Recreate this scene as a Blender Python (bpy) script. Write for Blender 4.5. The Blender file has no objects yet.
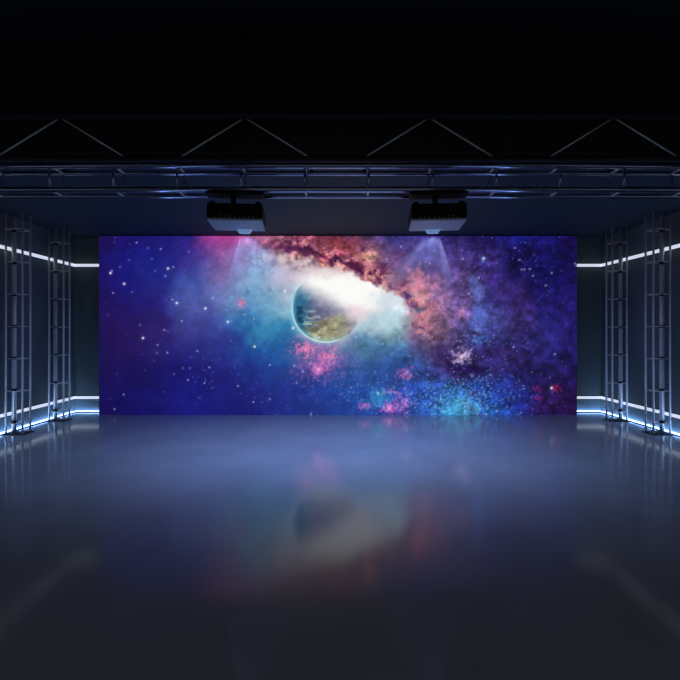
import bpy, bmesh, math, random
import numpy as np
from mathutils import Vector, Matrix

random.seed(7)
C = bpy.context.scene.collection
CAM_H = 1.6

# ------------------------------------------------------------------ helpers
def srgb(r, g, b):
    f = lambda c: (c/255/12.92) if c/255 <= 0.04045 else ((c/255+0.055)/1.055)**2.4
    return (f(r), f(g), f(b), 1.0)

def mat(name, col, rough=0.5, metal=0.0, spec=0.5, var=0.0, scale=6.0, rvar=0.0):
    m = bpy.data.materials.new(name); m.use_nodes = True
    nt = m.node_tree; b = nt.nodes['Principled BSDF']
    b.inputs['Base Color'].default_value = (*col[:3], 1)
    b.inputs['Roughness'].default_value = rough
    b.inputs['Metallic'].default_value = metal
    b.inputs['Specular IOR Level'].default_value = spec
    if var > 0 or rvar > 0:
        tc = nt.nodes.new('ShaderNodeTexCoord'); nz = nt.nodes.new('ShaderNodeTexNoise')
        nz.inputs['Scale'].default_value = scale; nz.inputs['Detail'].default_value = 5
        nt.links.new(tc.outputs['Object'], nz.inputs['Vector'])
        if var > 0:
            r = nt.nodes.new('ShaderNodeValToRGB')
            r.color_ramp.elements[0].position = 0.3; r.color_ramp.elements[1].position = 0.7
            r.color_ramp.elements[0].color = (*[c*(1-var) for c in col[:3]], 1)
            r.color_ramp.elements[1].color = (*[c*(1+var) for c in col[:3]], 1)
            nt.links.new(nz.outputs['Fac'], r.inputs['Fac'])
            nt.links.new(r.outputs['Color'], b.inputs['Base Color'])
        if rvar > 0:
            mr = nt.nodes.new('ShaderNodeMapRange')
            mr.inputs['To Min'].default_value = rough-rvar; mr.inputs['To Max'].default_value = rough+rvar
            nt.links.new(nz.outputs['Fac'], mr.inputs['Value'])
            nt.links.new(mr.outputs['Result'], b.inputs['Roughness'])
    return m

def emis(name, col, strength):
    m = bpy.data.materials.new(name); m.use_nodes = True
    b = m.node_tree.nodes['Principled BSDF']
    b.inputs['Base Color'].default_value = (0.6, 0.6, 0.6, 1)
    b.inputs['Emission Color'].default_value = (*col[:3], 1)
    b.inputs['Emission Strength'].default_value = strength
    return m

def add_box(bm, lo, hi):
    r = bmesh.ops.create_cube(bm, size=1.0)
    lo, hi = Vector(lo), Vector(hi)
    for v in r['verts']:
        v.co = Vector(((lo[i]+hi[i])/2 + v.co[i]*(hi[i]-lo[i])) for i in range(3))
    return r['verts']

def add_tube(bm, p0, p1, r, seg=14, r2=None):
    p0, p1 = Vector(p0), Vector(p1); d = p1-p0
    q = d.to_track_quat('Z', 'Y').to_matrix().to_4x4()
    M = Matrix.Translation((p0+p1)/2) @ q
    return bmesh.ops.create_cone(bm, cap_ends=True, segments=seg, radius1=r, radius2=r if r2 is None else r2,
                                 depth=d.length, matrix=M)['verts']

def obj(name, bm, material, parent=None, smooth=False, bevel=0.0, loc=None):
    if bevel > 0:
        bmesh.ops.bevel(bm, geom=list(bm.edges), offset=bevel, segments=2, affect='EDGES', profile=0.6)
    me = bpy.data.meshes.new(name); bm.to_mesh(me); bm.free()
    if smooth:
        me.polygons.foreach_set('use_smooth', [len(p.vertices) == 4 for p in me.polygons])
    me.materials.append(material)
    o = bpy.data.objects.new(name, me); C.objects.link(o)
    if loc is not None: o.location = loc
    if parent is not None: o.parent = parent
    return o

def thing(name, label, cat, loc=(0, 0, 0), rotz=0.0, group=None):
    o = bpy.data.objects.new(name, None); C.objects.link(o)
    o.empty_display_size = 0.1
    o.location = loc; o.rotation_euler = (0, 0, rotz)
    o['label'] = label; o['category'] = cat
    if group: o['group'] = group
    return o

def struct(name, bm, m):
    o = obj(name, bm, m); o['kind'] = 'structure'; return o

def dup(root, loc, label, rotz=None):
    r = root.copy(); C.objects.link(r); r.location = loc; r['label'] = label
    if rotz is not None: r.rotation_euler = (0, 0, rotz)
    for ch in list(root.children):
        c = ch.copy(); C.objects.link(c); c.parent = r
        for g in list(ch.children):
            d = g.copy(); C.objects.link(d); d.parent = c
    return r

# ------------------------------------------------------------------ materials
M_FLOOR = mat('polished_floor', (0.55, 0.57, 0.56), 0.12, 0, 0.5, var=0.08, scale=1.3, rvar=0.02)
M_FLOOR.node_tree.nodes['Principled BSDF'].inputs['IOR'].default_value = 1.36
M_WALL = mat('dark_wall_paint', (0.19, 0.235, 0.225), 0.6, 0, 0.3, var=0.08, scale=2.0)
M_CEIL = mat('charcoal_ceiling_paint', (0.058, 0.076, 0.092), 0.7, 0, 0.08, var=0.06, scale=3.0)
M_METAL = mat('brushed_aluminium', (0.92, 0.88, 0.80), 0.28, 0.25, 0.5, var=0.06, scale=14)
M_STEEL = mat('dark_steel_tube', (0.50, 0.52, 0.68), 0.12, 1.0, 0.5, var=0.06, scale=14)
M_BLACK = mat('matt_black_metal', (0.012, 0.012, 0.012), 0.55, 0, 0.4, var=0.1, scale=10)
M_BODY = mat('black_projector_shell', (0.010, 0.010, 0.008), 0.6, 0, 0.15, var=0.1, scale=20)
M_UNDER = mat('projector_base_painted_lit', (0.55, 0.55, 0.60), 0.45, 0, 0.5, var=0.04, scale=20)  # paler than the shell: light from floor and screen painted into the colour
M_PORT = mat('connector_metal', (0.45, 0.42, 0.35), 0.4, 0.8, 0.5)
M_STRIP = emis('cool_white_led', srgb(212, 222, 240), 0.92)
M_WASH = emis('blue_white_led', srgb(124, 168, 245), 12.0)
M_LENS = emis('lit_projector_lens', srgb(110, 150, 205), 0.5)

# ------------------------------------------------------------------ dimensions
W = 5.28            # half width
D = 9.6             # back wall
ZC = 3.47           # low ceiling
ZH = 4.7            # high ceiling at the front
YF = 5.15           # where the low ceiling begins
Y0 = -2.0

# ------------------------------------------------------------------ room shell
bm = bmesh.new(); add_box(bm, (-W-0.1, Y0, -0.1), (W+0.1, D+0.1, 0)); struct('floor', bm, M_FLOOR)
bm = bmesh.new(); add_box(bm, (-W-0.1, D, 0), (W+0.1, D+0.1, ZC+0.1)); struct('wall_back', bm, M_WALL)
bm = bmesh.new(); add_box(bm, (-W-0.1, Y0, 0), (-W, D, ZH)); struct('wall_left', bm, M_WALL)
bm = bmesh.new(); add_box(bm, (W, Y0, 0), (W+0.1, D, ZH)); struct('wall_right', bm, M_WALL)
bm = bmesh.new()
prof = [(YF, ZC), (D, ZC), (D, ZC+0.1), (YF+0.1, ZC+0.1), (YF+0.1, ZH+0.1), (Y0, ZH+0.1), (Y0, ZH), (YF, ZH)]
a = [bm.verts.new((-W, y, z)) for y, z in prof]; b = [bm.verts.new((W, y, z)) for y, z in prof]
n = len(prof)
for i in range(n): bm.faces.new((a[i], a[(i+1) % n], b[(i+1) % n], b[i]))
bm.faces.new(list(reversed(a))); bm.faces.new(b)
bmesh.ops.recalc_face_normals(bm, faces=bm.faces)
ce = struct('ceiling', bm, M_CEIL); ce.data.materials.append(M_BLACK)
for p in ce.data.polygons:
    if p.center.z > ZC+0.2: p.material_index = 1

# ------------------------------------------------------------------ the picture on the big screen
SX0, SX1, SZ0, SZ1, SY = -4.606, 4.606, 0.0, 3.45, 9.25
NX, NY = 720, 270
rng = np.random.RandomState(11)

def value_noise(x, y, seed):
    r = np.random.RandomState(seed); T = r.rand(256, 256)
    xi = np.floor(x).astype(int); yi = np.floor(y).astype(int)
    fx = x-xi; fy = y-yi; fx = fx*fx*(3-2*fx); fy = fy*fy*(3-2*fy)
    g = lambda i, j: T[i % 256, j % 256]
    return (g(xi, yi)*(1-fx)+g(xi+1, yi)*fx)*(1-fy) + (g(xi, yi+1)*(1-fx)+g(xi+1, yi+1)*fx)*fy

def fbm(x, y, seed, octv=5, gain=0.55):
    s = 0; a = 1; t = 0
    for k in range(octv):
        s = s + a*value_noise(x*2**k+17*k, y*2**k+31*k, seed+k); t += a; a *= gain
    return s/t

def sm(e0, e1, x):
    t = np.clip((x-e0)/(e1-e0), 0, 1); return t*t*(3-2*t)

GRID = [
 "2a1464 281978 262387 3c2d91 b450a0 be6eaa 965a8c 6e325a 96465a 644b87 414187 4b4196 3c3282 281e69 23238c 231c78 23145f",
 "26196e 232087 242891 4b41a0 a069af 96a0c8 afaabe a0828c 96464f be7d7d 6a5592 5f55a5 5f4b96 413282 1c1455 1e1969 20165f",
 "261973 242087 2d3296 4b5faf 9682be 96b9d7 c3c8dc ebe1eb fafaf5 f5f0e1 91698c 9b6c96 735a96 463787 281e69 1e1969 201864",
 "2a1969 2d207d 343491 555faa 7d8cc3 73a5cd 96bed2 bec8d7 faf8f5 f0f0f0 d7e1e6 be8296 7d64a0 4b4b9b 3c286e 2d2378 261c69",
 "2a1a64 321e6e 372878 4b4b9b 5064af 3278af 4696be 96b4c8 c8c8d2 bed0d9 a0c3cd a07d96 5f508c 555fa5 4b3c82 322d82 2a206e",
 "261964 301c69 342678 32328c 3a3e96 2d5aa5 2d6eaf 6478aa 7896b9 5f8caf 507daa 5f558c 46326e 3c3782 3c3278 322d7d 2a206c",
 "221664 241869 241c6e 222282 282682 2a3a91 2d50a0 55559b 465fa5 3c5fa0 3a5fa5 415096 372864 372d6e 322869 30266e 2a1e64",
 "1e1469 1e166e 201c78 22248c 262687 282a87 2d3c96 2d469b 2d55a5 325faf 2d50aa 3764be 3c82cd 2d4ba5 28328c 371e64 2d1655",
 "1e125f 1c1469 1e1a78 22248c 222487 242482 2a3491 2d4196 2d46a0 3250aa 2d3c96 3c6ec3 46aae1 2d64b9 2d328c 321e64 2d1650",
]
def build_picture():
    g = np.array([[[int(h[i:i+2], 16) for i in (0, 2, 4)] for h in row.split()] for row in GRID], float)
    g = g*(0.70+0.30*g/255.0)
    gv, gu = g.shape[:2]
    X, Y = np.meshgrid(99+np.linspace(0, 478, NX), 236+np.linspace(0, 179, NY))   # Y grows downwards
    # wobble the lookup so that the clouds get ragged edges
    wx = X + (fbm(X/26, Y/26, 1)-0.5)*34 + (fbm(X/7, Y/7, 51)-0.5)*9
    wy = Y + (fbm(X/26, Y/26, 5)-0.5)*26 + (fbm(X/7, Y/7, 57)-0.5)*7
    fu = np.clip((wx-99)/478*(gu-1), 0, gu-1.001); fv = np.clip((wy-236)/179*(gv-1), 0, gv-1.001)
    iu = fu.astype(int); iv = fv.astype(int); tu = (fu-iu)[..., None]; tv = (fv-iv)[..., None]
    tu = tu*tu*(3-2*tu)*0.5+tu*0.5; tv = tv*tv*(3-2*tv)*0.5+tv*0.5
    img = (g[iv, iu]*(1-tu)+g[iv, iu+1]*tu)*(1-tv) + (g[iv+1, iu]*(1-tu)+g[iv+1, iu+1]*tu)*tv
    def put(c, m):
        nonlocal img
        img = img*(1-m[..., None]) + np.array(c, float)*m[..., None]
    def blob(c, x, y, rx, ry, a=1.0, rag=0.5, seed=100, sc=7.0, ang=0.0):
        ca, sa = math.cos(ang), math.sin(ang)
        dx = X-x; dy = Y-y
        d = np.sqrt(((dx*ca+dy*sa)/rx)**2+((-dx*sa+dy*ca)/ry)**2)
        d = d + rag*(fbm(X/sc, Y/sc, seed)-0.5)*2
        put(c, a*(1-sm(0.15, 1.05, d)))
    # general mottling, rougher on the right
    n1 = fbm(X/12, Y/12, 21)-0.5; n2 = fbm(X/3.2, Y/3.2, 27)-0.5
    right = sm(330, 430, X)
    img *= (1 + n1*(0.22+0.55*right) + n2*(0.08+0.3*right))[..., None]
    # white glow behind the planet
    dx = X-348; dy = Y-293
    d = np.sqrt((dx/62)**2+((dy-0.12*dx)/27)**2) + (fbm(X/16, Y/16, 33)-0.5)*0.5
    put((252, 251, 248), 0.98*(1-sm(0.45, 1.05, d)))
    blob((215, 226, 236), 388, 302, 24, 16, 0.9, 0.5, 35)
    blob((176, 206, 218), 382, 322, 36, 20, 0.6, 0.6, 36, 9)
    blob((222, 200, 200), 290, 258, 26, 8, 0.75, 1.0, 237, 6, 0.12)
    blob((240, 226, 226), 320, 270, 26, 7, 0.7, 0.8, 238, 6, 0.15)
    blob((215, 195, 215), 285, 276, 22, 12, 0.7, 0.5, 37)
    blob((236, 206, 216), 358, 313, 20, 12, 0.75, 0.3, 38)
    # red and orange dust ridge above the planet
    pts = [(268, 240), (290, 246), (315, 254), (345, 262), (368, 272), (384, 282), (402, 296), (412, 312)]
    Xw = X + (fbm(X/13, Y/13, 141)-0.5)*30 + (fbm(X/4.5, Y/4.5, 143)-0.5)*9
    Yw = Y + (fbm(X/13, Y/13, 145)-0.5)*24 + (fbm(X/4.5, Y/4.5, 147)-0.5)*8
    dist = np.full(X.shape, 1e9); side = np.zeros(X.shape); along = np.zeros(X.shape)
    for k in range(len(pts)-1):
        (x0, y0), (x1, y1) = pts[k], pts[k+1]
        lx, ly = x1-x0, y1-y0; L = math.hypot(lx, ly)
        t = np.clip(((Xw-x0)*lx+(Yw-y0)*ly)/L**2, 0, 1)
        dd = np.hypot(Xw-x0-t*lx, Yw-y0-t*ly)
        s = ((Xw-x0)*ly-(Yw-y0)*lx)/L          # positive above the ridge
        near = dd < dist
        dist = np.where(near, dd, dist); side = np.where(near, s, side); along = np.where(near, k+t, along)
    rf = fbm(X/9, Y/8, 41, 6, 0.62); rf2 = fbm(X/6+4, Y/4.2, 47, 5, 0.6); rf3 = fbm(X/2.6, Y/2.4, 49, 3)
    ends = sm(0.0, 1.6, along)*(1-0.55*sm(4.0, 6.6, along))
    width = 21-1.4*np.clip(along, 0, 7)
    lower = np.where(side > 0, 1.0, 1.9)
    band = (1-sm(0.5, 1.05, dist*lower/width + (rf-0.5)*1.2))*(0.45+0.55*ends)
    base = np.array((178, 96, 118))[None, None]*(0.35+1.2*rf[..., None])
    img = img*(1-band[..., None]*0.85) + base*band[..., None]*0.85
    put((238, 170, 160), band*sm(0.52, 0.68, rf2)*0.65)
    rim = band*np.exp(-((side+6)/3.6)**2)*sm(0.40, 0.6, rf3)*ends
    put((250, 208, 158), rim*0.7)
    vein = np.exp(-((side-2+(rf-0.5)*16)/4.4)**2)*sm(0.40, 0.60, 1-rf2)*ends
    put((74, 26, 70), np.clip(vein*1.05, 0, 0.92))
    vein2 = band*np.exp(-((side-11+(rf2-0.5)*14)/3.0)**2)*sm(0.45, 0.62, 1-rf3)
    put((98, 34, 74), np.clip(vein2*0.8, 0, 0.85))
    red = band*sm(0.48, 0.62, 1-rf)*np.exp(-((X-345)/30)**2)
    put((164, 52, 76), red*0.45)
    blob((84, 34, 70), 282, 247, 24, 6, 0.8, 1.0, 61, 6, 0.2)
    blob((70, 28, 68), 304, 252, 24, 5, 0.85, 0.9, 62, 6, 0.15)
    blob((104, 60, 104), 268, 247, 9, 4, 0.5, 1.3, 63, 3, 0.6)
    blob((78, 26, 62), 357, 268, 16, 8, 0.85, 0.9, 64, 6, 0.4)
    blob((66, 30, 84), 362, 251, 5, 6, 0.8, 0.9, 65, 4)
    blob((92, 42, 84), 382, 268, 7, 8, 0.8, 0.9, 66, 4)
    blob((236, 178, 158), 369, 258, 9, 8, 0.7, 0.9, 67, 4)
    blob((74, 44, 104), 407, 296, 6, 7, 0.85, 0.8, 68, 4)
    blob((96, 58, 110), 414, 306, 9, 3, 0.6, 0.8, 69, 4, 0.5)
    blob((74, 100, 124), 420, 310, 10, 4, 0.75, 1.4, 70, 3)
    blob((222, 134, 158), 418, 284, 13, 20, 0.8, 1.5, 71, 6, -0.3)
    blob((226, 150, 152), 423, 297, 9, 8, 0.6, 1.5, 72, 4)
    blob((206, 134, 148), 424, 324, 11, 13, 0.7, 1.5, 73, 4)
    blob((150, 120, 190), 442, 300, 14, 22, 0.55, 0.8, 74, 9, -0.4)
    blob((140, 84, 130), 400, 262, 16, 14, 0.4, 1.0, 75, 7)
    blob((88, 68, 146), 448, 274, 12, 26, 0.5, 0.8, 76, 9, -0.3)
    blob((68, 50, 126), 430, 268, 16, 14, 0.45, 0.9, 77, 9)
    # pink bursts
    for (x, y, rx, ry, a, c) in [(309, 349, 11, 8, .95, (236, 120, 172)), (328, 357, 8, 9, .9, (238, 118, 168)), (318, 369, 7, 6, .85, (226, 110, 190)),
                                 (320, 358, 20, 19, .55, (150, 96, 180)), (240, 304, 4, 4, .9, (206, 112, 170)), (389, 408, 6, 5, 1, (240, 90, 190)),
                                 (402, 402, 8, 11, .7, (150, 90, 190)), (365, 406, 4, 3, 1, (220, 70, 180)), (406, 374, 6, 5, .85, (196, 96, 170)),
                                 (390, 391, 4, 3, .8, (200, 110, 200)), (537, 390, 3, 3.5, .5, (170, 24, 110)), (556, 389, 3, 3, .75, (190, 24, 96)),
                                 (538, 399, 3, 2.5, .55, (180, 30, 140)), (462, 357, 8, 6, .9, (176, 160, 208)), (461, 357, 4, 3, .8, (240, 190, 226)),
                                 (339, 363, 6, 9, .5, (130, 100, 180)), (536, 408, 4, 3, .3, (130, 30, 130)), (461, 313, 5, 5, .7, (226, 150, 190))]:
        blob(c, x, y, rx*1.5, ry*1.5, a*0.8, 1.3, int(x*3+y), 2.8)
    # planet
    px, py, pr = 326.0, 308.6, 34.6
    dx = (X-px)/pr; dy = (Y-py)/pr; r = np.hypot(dx, dy)
    disc = 1-sm(0.975, 1.01, r)
    land = fbm(X/10+3, Y/8+9, 81, 5, 0.55); cl = fbm(X/7+(Y-300)/9, Y/5, 88, 5, 0.6)
    pc = np.empty(img.shape); pc[:] = (108, 108, 138)
    def pput(c, m):
        nonlocal pc
        pc = pc*(1-m[..., None])+np.array(c, float)*m[..., None]
    pput((40, 104, 140), sm(0.10, 0.8, -dx+0.25*dy+0.35*(cl-0.5)))
    pput((22, 58, 84), sm(0.48, 0.58, land)*sm(0.15, 0.5, -dx)*sm(-0.3, 0.0, dy)*(1-sm(0.45, 0.7, dy))*0.85)
    pput((84, 86, 120), np.exp(-((dx+0.25)/0.3)**2-((dy-0.15)/0.22)**2)*0.8)
    pput((152, 150, 124), sm(0.0, 0.30, dy+0.5*dx+0.5*(land-0.5)-0.12)*sm(-0.7, -0.35, dx)*sm(0.02, 0.25, dy)*(1-0.5*sm(0.35, 0.8, dx)))
    pput((112, 104, 78), sm(0.53, 0.62, cl)*sm(0.1, 0.4, dy)*0.75)
    pput((212, 214, 190), sm(0.55, 0.66, fbm(X/7-(Y-300)/7, Y/4, 93))*sm(0.05, 0.4, dy)*sm(-0.8, -0.4, dx)*(1-sm(0.1, 0.5, dx))*0.75)
    pput((196, 204, 214), np.exp(-((dx+0.42)/0.14)**2-((dy-0.08)/0.05)**2)*0.6)
    pput((190, 176, 190), sm(0.25, 0.95, dx-dy*0.45)*0.9)
    pc = pc*(0.72+0.62*fbm(X/5, Y/4.5, 99, 5, 0.65))[..., None]
    hl = sm(0.80, 1.0, r)*sm(-0.2, 0.55, (-dx*0.62+dy*0.62))
    pput((110, 200, 216), hl*0.5)
    pput((230, 250, 248), sm(0.93, 0.99, r)*sm(0.0, 0.6, (-dx*0.6+dy*0.7))*0.9)
    fade = sm(-0.62, 0.22, dy - 0.5*(dx-0.05) + 0.15*(cl-0.5)) * (1-0.7*sm(0.3, 0.95, dx-0.5*dy))
    fade = np.maximum(fade, 0.85*sm(0.2, 0.75, -dx)*sm(-0.85, -0.3, dy))
    m = (disc*fade)[..., None]; img = img*(1-m)+pc*m
    halo = np.exp(-((r-1.0)/0.09)**2)*(r > 1.0)*sm(0.0, 0.5, (-dx*0.7+dy*0.5))
    put((150, 222, 236), halo*0.35)
    # darker and bluer patches on the right
    blob((24, 14, 72), 525, 250, 14, 13, 0.8, 0.6, 121, 7)
    blob((36, 24, 90), 485, 240, 26, 8, 0.6, 0.8, 122, 8)
    blob((56, 36, 104), 508, 292, 26, 22, 0.55, 0.9, 123, 10)
    blob((92, 112, 192), 477, 292, 9, 22, 0.75, 0.8, 124, 7, -0.25)
    blob((84, 104, 190), 480, 317, 14, 16, 0.7, 0.8, 125, 7)
    blob((70, 56, 112), 463, 290, 6, 16, 0.4, 0.9, 126, 6)
    blob((48, 32, 92), 505, 355, 40, 9, 0.75, 0.8, 127, 8, -0.05)
    blob((30, 16, 70), 466, 369, 24, 6, 0.9, 0.7, 128, 6, 0.05)
    blob((52, 34, 88), 448, 352, 18, 14, 0.5, 0.8, 129, 7)
    blob((58, 110, 200), 480, 340, 12, 7, 0.5, 0.9, 130, 5)
    blob((44, 30, 100), 520, 385, 14, 9, 0.55, 0.9, 131, 7)
    blob((40, 60, 160), 500, 385, 26, 14, 0.4, 0.8, 132, 8)
    blob((70, 178, 230), 462, 405, 22, 12, 0.7, 1.0, 133, 7)
    blob((60, 150, 205), 378, 396, 15, 9, 0.6, 1.0, 134, 4)
    blob((60, 140, 205), 375, 404, 20, 8, 0.4, 1.0, 135, 4)
    blob((70, 150, 190), 260, 335, 22, 14, 0.35, 0.8, 136, 8)
    blob((62, 92, 122), 270, 290, 4, 3, 0.35, 0.8, 137, 3)
    blob((62, 92, 122), 247, 292, 3, 5, 0.4, 0.8, 138, 3)
    blob((190, 222, 236), 258, 258, 9, 5, 0.35, 1.2, 139, 3, -0.6)
    # fine filaments all over, strongest in the nebula on the right and along the ridge
    neb = np.maximum(sm(395, 440, X)*0.8, np.exp(-((X-330)/75)**2)*(1-sm(262, 282, Y)))
    bright = sm(130, 215, img.min(-1))
    det = fbm(X/6.5, Y/5.5, 301, 6, 0.78)-0.5; det2 = np.abs(fbm(X/15, Y/12, 311, 5, 0.65)-0.5)*2
    amp = (0.16+0.75*neb)*(1-bright)
    img = img*(1+det*amp*1.5+(det2-0.25)*amp*0.55)[..., None]
    img = np.clip(img, 0, 255)
    # star dust
    def star(x, y, s, c=(232, 240, 255), a=1.0):
        nonlocal img
        i0, i1 = max(0, int((x-99-5)/478*NX)), min(NX, int((x-99+6)/478*NX)+1)
        j0, j1 = max(0, int((y-236-5)/179*NY)), min(NY, int((y-236+6)/179*NY)+1)
        if i1 <= i0 or j1 <= j0: return
        d2 = (X[j0:j1, i0:i1]-x)**2+(Y[j0:j1, i0:i1]-y)**2
        m = (a*np.clip(np.exp(-d2/(s*s*0.55))+0.16*np.exp(-d2/(s*s*3)), 0, 1))[..., None]
        img[j0:j1, i0:i1] = img[j0:j1, i0:i1]*(1-m)+np.array(c, float)*m
    def dust(n, x, y, sx, sy, c, a=(0.25, 0.8), s=(0.45, 0.8)):
        for _ in range(n):
            star(rng.normal(x, sx), rng.normal(y, sy), rng.uniform(*s), c, a[0]*0.6+(a[1]*1.15-a[0]*0.6)*rng.rand()**2.2)
    dust(620, 458, 404, 20, 11, (140, 226, 255)); dust(320, 490, 392, 22, 13, (110, 180, 250)); dust(280, 430, 392, 26, 12, (110, 180, 240))
    dust(160, 385, 400, 18, 9, (120, 210, 235)); dust(110, 352, 385, 14, 12, (110, 160, 220)); dust(90, 318, 360, 16, 14, (225, 170, 220), (0.2, 0.6))
    dust(60, 400, 400, 7, 9, (214, 140, 226)); dust(120, 462, 350, 12, 12, (150, 170, 235)); dust(80, 482, 338, 10, 6, (140, 180, 245))
    dust(80, 240, 308, 10, 14, (120, 200, 230), (0.2, 0.6)); dust(120, 478, 300, 10, 24, (140, 160, 235), (0.15, 0.5))
    dust(140, 515, 252, 18, 14, (90, 120, 250), (0.2, 0.7)); dust(60, 545, 290, 18, 16, (100, 120, 220), (0.2, 0.6)); dust(70, 515, 342, 20, 10, (130, 160, 230), (0.15, 0.5))
    dust(40, 205, 380, 9, 12, (120, 130, 220), (0.2, 0.6)); dust(40, 255, 395, 30, 14, (110, 130, 220), (0.15, 0.5)); dust(60, 540, 400, 20, 10, (140, 90, 210), (0.2, 0.6))
    dust(60, 440, 255, 30, 16, (160, 150, 220), (0.1, 0.4)); dust(90, 310, 395, 30, 14, (90, 130, 210), (0.15, 0.5))
    for (x, y, n, sx, sy, c) in [(309, 349, 60, 5, 4, (246, 150, 190)), (329, 357, 50, 4, 5, (246, 140, 186)), (318, 369, 36, 4, 3, (244, 150, 214)),
                                 (389, 408, 30, 3, 2.5, (250, 130, 210)), (403, 402, 40, 4, 6, (206, 140, 226)), (406, 374, 18, 3, 2.5, (226, 140, 200)),
                                 (240, 304, 16, 2.2, 3, (230, 140, 190)), (365, 406, 14, 2, 1.5, (240, 110, 200)), (461, 356, 50, 6, 4, (226, 200, 236))]:
        dust(n, x, y, sx, sy, c, (0.3, 0.8), (0.6, 1.2))
    for _ in range(160):
        star(rng.uniform(99, 577), rng.uniform(236, 415), rng.uniform(0.5, 0.8), (190, 200, 250), rng.uniform(0.1, 0.45))
    big = [(168, 268.5), (124.2, 283.8), (205.4, 308.4), (176.8, 303), (284.8, 291.2), (143, 338), (254.6, 346.6), (293, 328), (110.5, 273), (228, 321.8)]
    mid = [(136.6, 242.7), (160.8, 249), (173.3, 267), (165.4, 276), (111.9, 270.8), (113, 293), (172.4, 299.5), (212.8, 298), (181.8, 321), (272.3, 269.5),
           (244.6, 314.5), (253.8, 318.6), (377.8, 286), (386.6, 259), (401, 246.6), (429.5, 263.4), (463, 259), (519.7, 259.8), (521.6, 269.5), (524.5, 269.2),
           (529.6, 269), (515, 248), (551.8, 273), (545.5, 285.6), (533, 275.7), (575, 263.4), (576.5, 265.5), (164.3, 330), (157.6, 345), (167.3, 352.5),
           (197.3, 351), (209.3, 367.3), (204.5, 383), (123.7, 394.5), (114.5, 409), (188, 380), (269.8, 364.8), (294, 366), (303, 371.5), (238, 386), (253.4, 402),
           (269.8, 399), (296.6, 383), (311, 414), (369, 333), (382.8, 344), (356, 337), (554.8, 354), (513.5, 347), (472, 376), (479, 278), (469, 294), (497, 411), (486, 414)]
    faint = [(148, 248), (152, 259), (129, 260), (140, 325), (188.5, 251.5), (155, 271), (120, 267), (132, 292), (157, 353), (174, 374), (183, 368), (190, 368), (410, 356), (392, 353)]
    for x, y in big: star(x, y, 1.35, (236, 244, 255), 1)
    for x, y in mid: star(x, y, 0.88, (214, 226, 255), 0.72)
    for x, y in faint: star(x, y, 1.1, (170, 180, 240), 0.45)
    star(483.6, 258.4, 1.9, (176, 214, 255), 1); star(483, 261, 1.5, (110, 170, 250), 0.7)
    star(551.6, 388, 1.5, (255, 240, 250), 1); star(389, 408.5, 2.2, (255, 150, 215), .8); star(461.5, 357, 1.6, (255, 220, 240), .9)
    star(318.5, 369.5, 1.6, (255, 190, 225), .9); star(378, 393, 1.4, (190, 250, 250), .8)
    return np.clip(img, 0, 255)/255.0

def screen_mesh():
    img = build_picture()
    lin = np.where(img <= 0.04045, img/12.92, ((img+0.055)/1.055)**2.4)
    xs = np.linspace(SX0, SX1, NX); zs = np.linspace(SZ1-SZ0, 0, NY)
    XX, ZZ = np.meshgrid(xs, zs)
    co = np.stack([XX, np.zeros_like(XX), ZZ], -1).reshape(-1, 3)
    idx = np.arange(NX*NY).reshape(NY, NX)
    q = np.stack([idx[1:, :-1], idx[1:, 1:], idx[:-1, 1:], idx[:-1, :-1]], -1).reshape(-1, 4)
    me = bpy.data.meshes.new('picture_surface')
    me.vertices.add(len(co)); me.vertices.foreach_set('co', co.ravel().astype(np.float32))
    me.loops.add(q.size); me.loops.foreach_set('vertex_index', q.ravel().astype(np.int32))
    me.polygons.add(len(q)); me.polygons.foreach_set('loop_start', np.arange(0, q.size, 4).astype(np.int32))
    me.update(calc_edges=True); me.validate()
    at = me.color_attributes.new('picture', 'FLOAT_COLOR', 'POINT')
    col = np.concatenate([lin.reshape(-1, 3), np.ones((NX*NY, 1))], 1).astype(np.float32)
    at.data.foreach_set('color', col.ravel())
    return me

m = bpy.data.materials.new('lit_screen_picture'); m.use_nodes = True
nt = m.node_tree; pb = nt.nodes['Principled BSDF']
pb.inputs['Base Color'].default_value = (0.008, 0.008, 0.008, 1); pb.inputs['Roughness'].default_value = 0.8
pb.inputs['Specular IOR Level'].default_value = 0.1
ca = nt.nodes.new('ShaderNodeAttribute'); ca.attribute_name = 'picture'
nt.links.new(ca.outputs['Color'], pb.inputs['Emission Color']); pb.inputs['Emission Strength'].default_value = 1.0
scr = thing('screen', 'huge wide screen on the back wall showing a planet in a violet and blue galaxy', 'screen', (0, SY, 0))
bm = bmesh.new(); add_box(bm, (SX0, 0.012, 0), (SX1, 0.30, SZ1-0.0)); obj('screen_body', bm, M_BLACK, scr)
pic = bpy.data.objects.new('picture', screen_mesh()); C.objects.link(pic); pic.data.materials.append(m); pic.parent = scr

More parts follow.
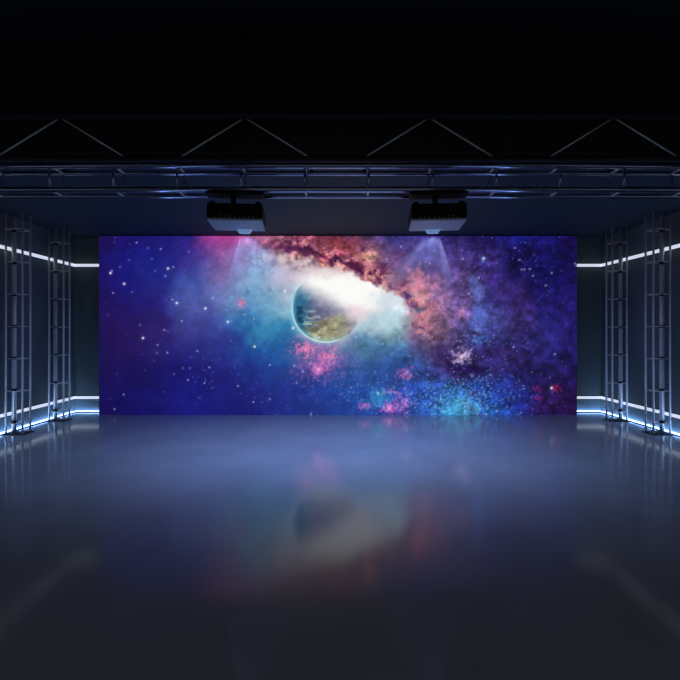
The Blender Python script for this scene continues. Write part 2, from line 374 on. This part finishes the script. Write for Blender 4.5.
# ------------------------------------------------------------------ LED light strips along the walls
def light_strip(side, z, h, emat, side_label, back_label, upward=False):
    # one straight run on the side wall and one on the back wall, meeting in the corner
    for back in (False, True):
        if back:
            t = thing('light_strip', back_label, 'light strip', (side*4.85, D-0.002, z))
            x1 = side*(W-0.032-4.85); x0 = side*(4.5-4.85)
            lo, hi = sorted((x0, x1))
            hs = ((lo, -0.014, -h/2-0.010), (hi, 0, h/2+0.010)); df = ((lo, -0.030, -h/2), (hi, -0.014, h/2))
            if upward: hs = ((lo, -0.055, -z), (hi, 0, 0)); df = ((lo, -0.050, 0), (hi, 0, h))
        else:
            t = thing('light_strip', side_label, 'light strip', (side*(W-0.002), 5.0, z))
            f = lambda a, b: sorted((-side*a, -side*b))
            (a0, a1), (b0, b1) = f(0, 0.014), f(0.014, 0.030)
            hs = ((a0, -4, -h/2-0.010), (a1, D-5.0-0.004, h/2+0.010)); df = ((b0, -4, -h/2), (b1, D-5.0-0.014, h/2))
            if upward:
                (a0, a1), (b0, b1) = f(0, 0.055), f(0, 0.050)
                hs = ((a0, -4, -z), (a1, D-5.0-0.055, 0)); df = ((b0, -4, 0), (b1, D-5.0-0.055, h))
        bm = bmesh.new(); add_box(bm, *hs); obj('housing', bm, M_BLACK, t)
        bm = bmesh.new(); add_box(bm, *df); obj('diffuser', bm, emat, t)
for sd, nm in ((-1, 'left'), (1, 'right')):
    light_strip(sd, 2.93, 0.055, M_STRIP, 'white light strip running high along the %s side wall' % nm,
                'short white light strip high on the back wall, %s of the screen' % nm)
    light_strip(sd, 0.292, 0.050, M_STRIP, 'white light strip at knee height along the %s side wall' % nm,
                'short white light strip at knee height on the back wall, %s of the screen' % nm)
    light_strip(sd, 0.016, 0.008, M_WASH, 'glowing bluish light strip at the foot of the %s side wall' % nm,
                'short bluish light strip at the foot of the back wall, %s of the screen' % nm, upward=True)

# ------------------------------------------------------------------ truss towers beside the walls
TX = (4.916, 5.176); RUNGS = [0.167+0.507*k for k in range(7)]; TD = 0.19
def make_tower(side, label, y):
    t = thing('truss_tower', label, 'truss tower', (side*5.046, y, 0), 0, 'truss towers by the side walls')
    xi, xo = -side*0.13, side*0.13
    cn = [(xi, 0), (xo, 0), (xi, TD), (xo, TD)]
    bm = bmesh.new(); add_box(bm, (-0.165, -0.035, 0), (0.165, TD+0.035, 0.014)); obj('base_plate', bm, M_BLACK, t, bevel=0.003)
    for k, (x, yy) in enumerate(cn):
        thick = k == 3
        r = 0.034 if thick else 0.0155
        bm = bmesh.new(); add_tube(bm, (x, yy, 0.014), (x, yy, ZC), r, 18)
        p = obj('upright', bm, M_METAL, t, smooth=True)
        if thick:
            p['label'] = 'thick round upright with dark collars'
            for z in RUNGS:
                bm = bmesh.new(); add_tube(bm, (x, yy, z-0.022), (x, yy, z+0.022), r+0.008, 18); obj('collar', bm, M_BLACK, p, smooth=True)
    for z in RUNGS:
        for i, j in ((0, 1), (2, 3), (0, 2), (1, 3)):
            bm = bmesh.new(); add_tube(bm, (*cn[i], z), (*cn[j], z), 0.0065, 10); obj('rung', bm, M_METAL, t, smooth=True)
    return t
tl = make_tower(-1, 'rear truss tower by the left wall, next to the screen', 8.60)
dup(tl, (-5.046, 7.48, 0), 'front truss tower by the left wall, farther from the screen')
tr = make_tower(1, 'rear truss tower by the right wall, next to the screen', 8.60)
dup(tr, (5.046, 7.48, 0), 'front truss tower by the right wall, farther from the screen')

# ------------------------------------------------------------------ box truss under the low ceiling
BY0, BY1 = 5.20, 5.46
ZT, ZB = CAM_H+1.804, CAM_H+1.544
bt = thing('box_truss', 'long horizontal box truss under the ceiling, carrying both projectors', 'truss', (0, BY0, 0))
for yy, z, r in ((0, ZT, 0.036), (BY1-BY0, ZT, 0.026), (0, ZB, 0.033), (BY1-BY0, ZB, 0.026)):
    bm = bmesh.new(); add_tube(bm, (-W, yy, z), (W, yy, z), r, 24); obj('chord', bm, M_STEEL, bt, smooth=True)
PX = [-0.012+0.692*(k+0.5) for k in range(-7, 7)]
first = None
for x in PX:
    for yy in (0, BY1-BY0):
        bm = bmesh.new(); add_tube(bm, (0, yy, ZB), (0, yy, ZT), 0.013, 10)
        obj('post', bm, M_STEEL, bt, smooth=True, loc=(x, 0, 0))
    for z in (ZT, ZB):
        bm = bmesh.new(); add_tube(bm, (0, 0, z), (0, BY1-BY0, z), 0.012, 10)
        obj('cross_bar', bm, M_METAL, bt, smooth=True, loc=(x, 0, 0))
for x in (-3.1, 3.1, -0.3, 0.3):
    bm = bmesh.new(); add_box(bm, (-0.02, BY1-BY0-0.03, ZT), (0.02, BY1-BY0+0.03, ZC)); obj('hanger', bm, M_BLACK, bt, loc=(x, 0, 0))

# ------------------------------------------------------------------ zigzag truss in front of the ceiling edge
LY = 5.0; LZB, LZT = CAM_H+1.80, CAM_H+2.255
lt = thing('lattice_truss', 'flat zigzag truss above the box truss at the front ceiling edge', 'truss', (0, LY, 0))
for z, r in ((LZB, 0.030), (LZT, 0.045)):
    bm = bmesh.new(); add_tube(bm, (-W, 0, z), (W, 0, z), r, 20); obj('chord', bm, M_BLACK, lt, smooth=True)
for k in range(-2, 3):
    xb = 1.921*k-0.01
    for s in (-1, 1):
        xa, xt = xb+s*0.292, xb+s*(0.96-0.02)
        bm = bmesh.new(); add_tube(bm, (xa, 0, LZB+0.022), (xt, 0, LZT-0.035), 0.0085, 10); obj('brace', bm, M_METAL, lt, smooth=True)
for x in (-4.5, -0.97, 0.95, 4.5):
    bm = bmesh.new(); add_tube(bm, (x, 0, LZT), (x, 0, ZH), 0.012, 10); obj('hanger', bm, M_BLACK, lt, smooth=True)

# ------------------------------------------------------------------ projectors and their beams
def projector(cx, yaw, label, lens_dx):
    y0 = 5.15; zt, zb = CAM_H+1.384, CAM_H+1.20
    t = thing('projector', label, 'projector', (cx, y0, zb), yaw, 'ceiling projectors')
    h = zt-zb; w = 0.295; dep = 0.55
    bm = bmesh.new(); add_box(bm, (-w, 0, 0.02), (w, dep, h)); body = obj('body', bm, M_BODY, t, bevel=0.012)
    bm = bmesh.new(); add_box(bm, (-w+0.004, 0.004, 0), (w-0.004, dep-0.004, 0.0205)); obj('underside_panel', bm, M_UNDER, t)
    for sx in (-1, 1):
        for yy in (0.05, dep-0.09):
            bm = bmesh.new(); add_box(bm, (sx*(w-0.05)-0.028, yy-0.03, h-0.004), (sx*(w-0.05)+0.028, yy+0.03, h+0.026)); obj('lug', bm, M_BODY, t, bevel=0.006)
    for k in range(9):
        bm = bmesh.new(); x = -0.20+0.05*k; add_box(bm, (x-0.006, -0.004, 0.036), (x+0.006, 0.004, 0.048 if k % 2 else 0.044)); obj('port', bm, M_PORT, body)
    bm = bmesh.new()
    for k in range(8): add_box(bm, (0.08, -0.003, 0.070+0.012*k), (0.26, 0.004, 0.075+0.012*k))
    obj('vent_grille', bm, M_BLACK, body)
    # pole and mounting plate that grips the lower chords
    zl = ZB-zb
    bm = bmesh.new(); add_tube(bm, (-0.03, 0.13, h-0.005), (-0.03, 0.13, zl-0.04), 0.028, 16); obj('mount_pole', bm, M_BODY, t, smooth=True)
    bm = bmesh.new(); add_box(bm, (-0.31, 0.0, zl-0.062), (0.31, 5.35-y0, zl-0.034)); obj('mount_plate', bm, M_BODY, t)
    # lens hood at the far lower edge
    bm = bmesh.new()
    v = [bm.verts.new(c) for c in [(lens_dx-0.085, dep-0.10, 0), (lens_dx+0.085, dep-0.10, 0), (lens_dx+0.085, dep+0.0, 0), (lens_dx-0.085, dep+0.0, 0),
                                   (lens_dx-0.06, dep-0.06, -0.035), (lens_dx+0.06, dep-0.06, -0.035), (lens_dx+0.06, dep+0.0, -0.035), (lens_dx-0.06, dep+0.0, -0.035)]]
    for f in ((0, 1, 2, 3), (7, 6, 5, 4), (0, 4, 5, 1), (1, 5, 6, 2), (2, 6, 7, 3), (3, 7, 4, 0)): bm.faces.new([v[i] for i in f])
    bmesh.ops.recalc_face_normals(bm, faces=bm.faces); obj('lens', bm, M_LENS, t)
    return t
projector(-1.110, math.radians(5), 'black projector hanging left of the planet, under the truss', 0.05)
projector(1.085, math.radians(-5), 'black projector hanging right of the planet, under the truss', -0.01)

def haze_mat():
    # thin haze, density shaped to imitate the light beam's bright edges and its fade
    m = bpy.data.materials.new('beam_shaped_haze'); m.use_nodes = True
    nt = m.node_tree; nt.nodes.clear(); N = nt.nodes.new; Lk = nt.links.new
    out = N('ShaderNodeOutputMaterial'); sc = N('ShaderNodeVolumeScatter')
    sc.inputs['Color'].default_value = (1.0, 0.72, 0.66, 1)
    def op(kind, a, b=None):
        n = N('ShaderNodeMath'); n.operation = kind
        for i, v in enumerate((a, b)):
            if v is None: continue
            if isinstance(v, (int, float)): n.inputs[i].default_value = v
            else: Lk(v, n.inputs[i])
        return n.outputs[0]
    uv = N('ShaderNodeTexCoord'); sp = N('ShaderNodeSeparateXYZ'); Lk(uv.outputs['Object'], sp.inputs[0])
    t = op('DIVIDE', sp.outputs['Y'], BEAM_LEN)                      # 0 at the lens, 1 at the far end
    half = op('ADD', op('MULTIPLY', t, BEAM_W1-BEAM_W0), BEAM_W0)
    e = op('DIVIDE', op('ABSOLUTE', sp.outputs['X']), half)
    edge = N('ShaderNodeMapRange'); edge.interpolation_type = 'SMOOTHSTEP'
    edge.inputs['From Min'].default_value = 0.62; edge.inputs['From Max'].default_value = 0.95
    edge.inputs['To Min'].default_value = 0.45; edge.inputs['To Max'].default_value = 1.5; Lk(e, edge.inputs['Value'])
    grow = op('POWER', op('MAXIMUM', t, 0.001), 0.55)
    fall = N('ShaderNodeMapRange'); fall.interpolation_type = 'SMOOTHSTEP'
    fall.inputs['From Min'].default_value = 0.35; fall.inputs['From Max'].default_value = 1.0
    fall.inputs['To Min'].default_value = 1.0; fall.inputs['To Max'].default_value = 0.0; Lk(t, fall.inputs['Value'])
    dens = op('MULTIPLY', op('MULTIPLY', op('MULTIPLY', grow, edge.outputs['Result']), fall.outputs['Result']), BEAM_DENSITY)
    Lk(dens, sc.inputs['Density']); Lk(sc.outputs['Volume'], out.inputs['Volume'])
    return m
BEAM_LEN, BEAM_W0, BEAM_W1, BEAM_DENSITY = 1.41, 0.075, 0.62, 0.75
HAZE = haze_mat()
def beam(p, tgt, wa, wb, label, skew=0.0):
    # four sided beam of haze from lens p to tgt
    p, tgt = Vector(p), Vector(tgt)
    t = thing('light_beam', label, 'light beam', p)
    d = tgt-p
    up = Vector((0, -d.z, d.y)).normalized() * -1
    bm = bmesh.new()
    def ring(c, hw, hh): return [bm.verts.new(c+Vector((sx*hw+skew*c.y/BEAM_LEN, 0, 0))+up*q*hh) for sx, q in ((-1, -1), (1, -1), (1, 1), (-1, 1))]
    a = ring(d*0.02, wa+(wb-wa)*0.02, 0.03); b = ring(d, wb, 0.22)
    for i in range(4): bm.faces.new((a[i], a[(i+1) % 4], b[(i+1) % 4], b[i]))
    bm.faces.new(list(reversed(a))); bm.faces.new(b); bmesh.ops.recalc_face_normals(bm, faces=bm.faces)
    o = obj('haze', bm, HAZE, t); o['kind'] = 'stuff'
    L = bpy.data.lights.new('beam_lamp', 'SPOT'); L.energy = 160; L.color = (0.27, 0.43, 1.0)
    L.spot_size = math.radians(162); L.spot_blend = 1.0; L.shadow_soft_size = 0.03
    lo = bpy.data.objects.new('beam_lamp', L); C.objects.link(lo); lo.parent = t
    lo.location = d.normalized()*0.01
    lo.rotation_euler = Vector((0, 0.45, -0.89)).to_track_quat('-Z', 'Y').to_euler(); lo.scale = (1, 0.70, 1)
beam((-1.09, 5.73, 2.745), (-1.09, 7.0, 2.13), BEAM_W0, BEAM_W1, 'pale beam fanning down from the projector left of the planet')
beam((1.14, 5.73, 2.745), (1.14, 7.0, 2.13), BEAM_W0, BEAM_W1, 'pale beam fanning down from the projector right of the planet')

# ------------------------------------------------------------------ ambient, camera, view
w = bpy.data.worlds.new('studio_ambient'); bpy.context.scene.world = w; w.use_nodes = True
w.node_tree.nodes['Background'].inputs[0].default_value = (0.8, 0.9, 1.0, 1)
w.node_tree.nodes['Background'].inputs[1].default_value = 0.10

cam = bpy.data.cameras.new('camera'); co = bpy.data.objects.new('camera', cam); C.objects.link(co)
co.location = (0, 0, CAM_H); co.rotation_euler = (math.pi/2, 0, 0)
cam.sensor_width = 36; cam.lens = 36*480/680; cam.shift_x = 2/680; cam.shift_y = -8/680
cam.clip_start = 0.05
sc = bpy.context.scene; sc.camera = co
sc.view_settings.view_transform = 'Standard'; sc.view_settings.look = 'None'
sc.view_settings.exposure = 0.0; sc.view_settings.gamma = 1.0; sc.view_settings.use_curve_mapping = False
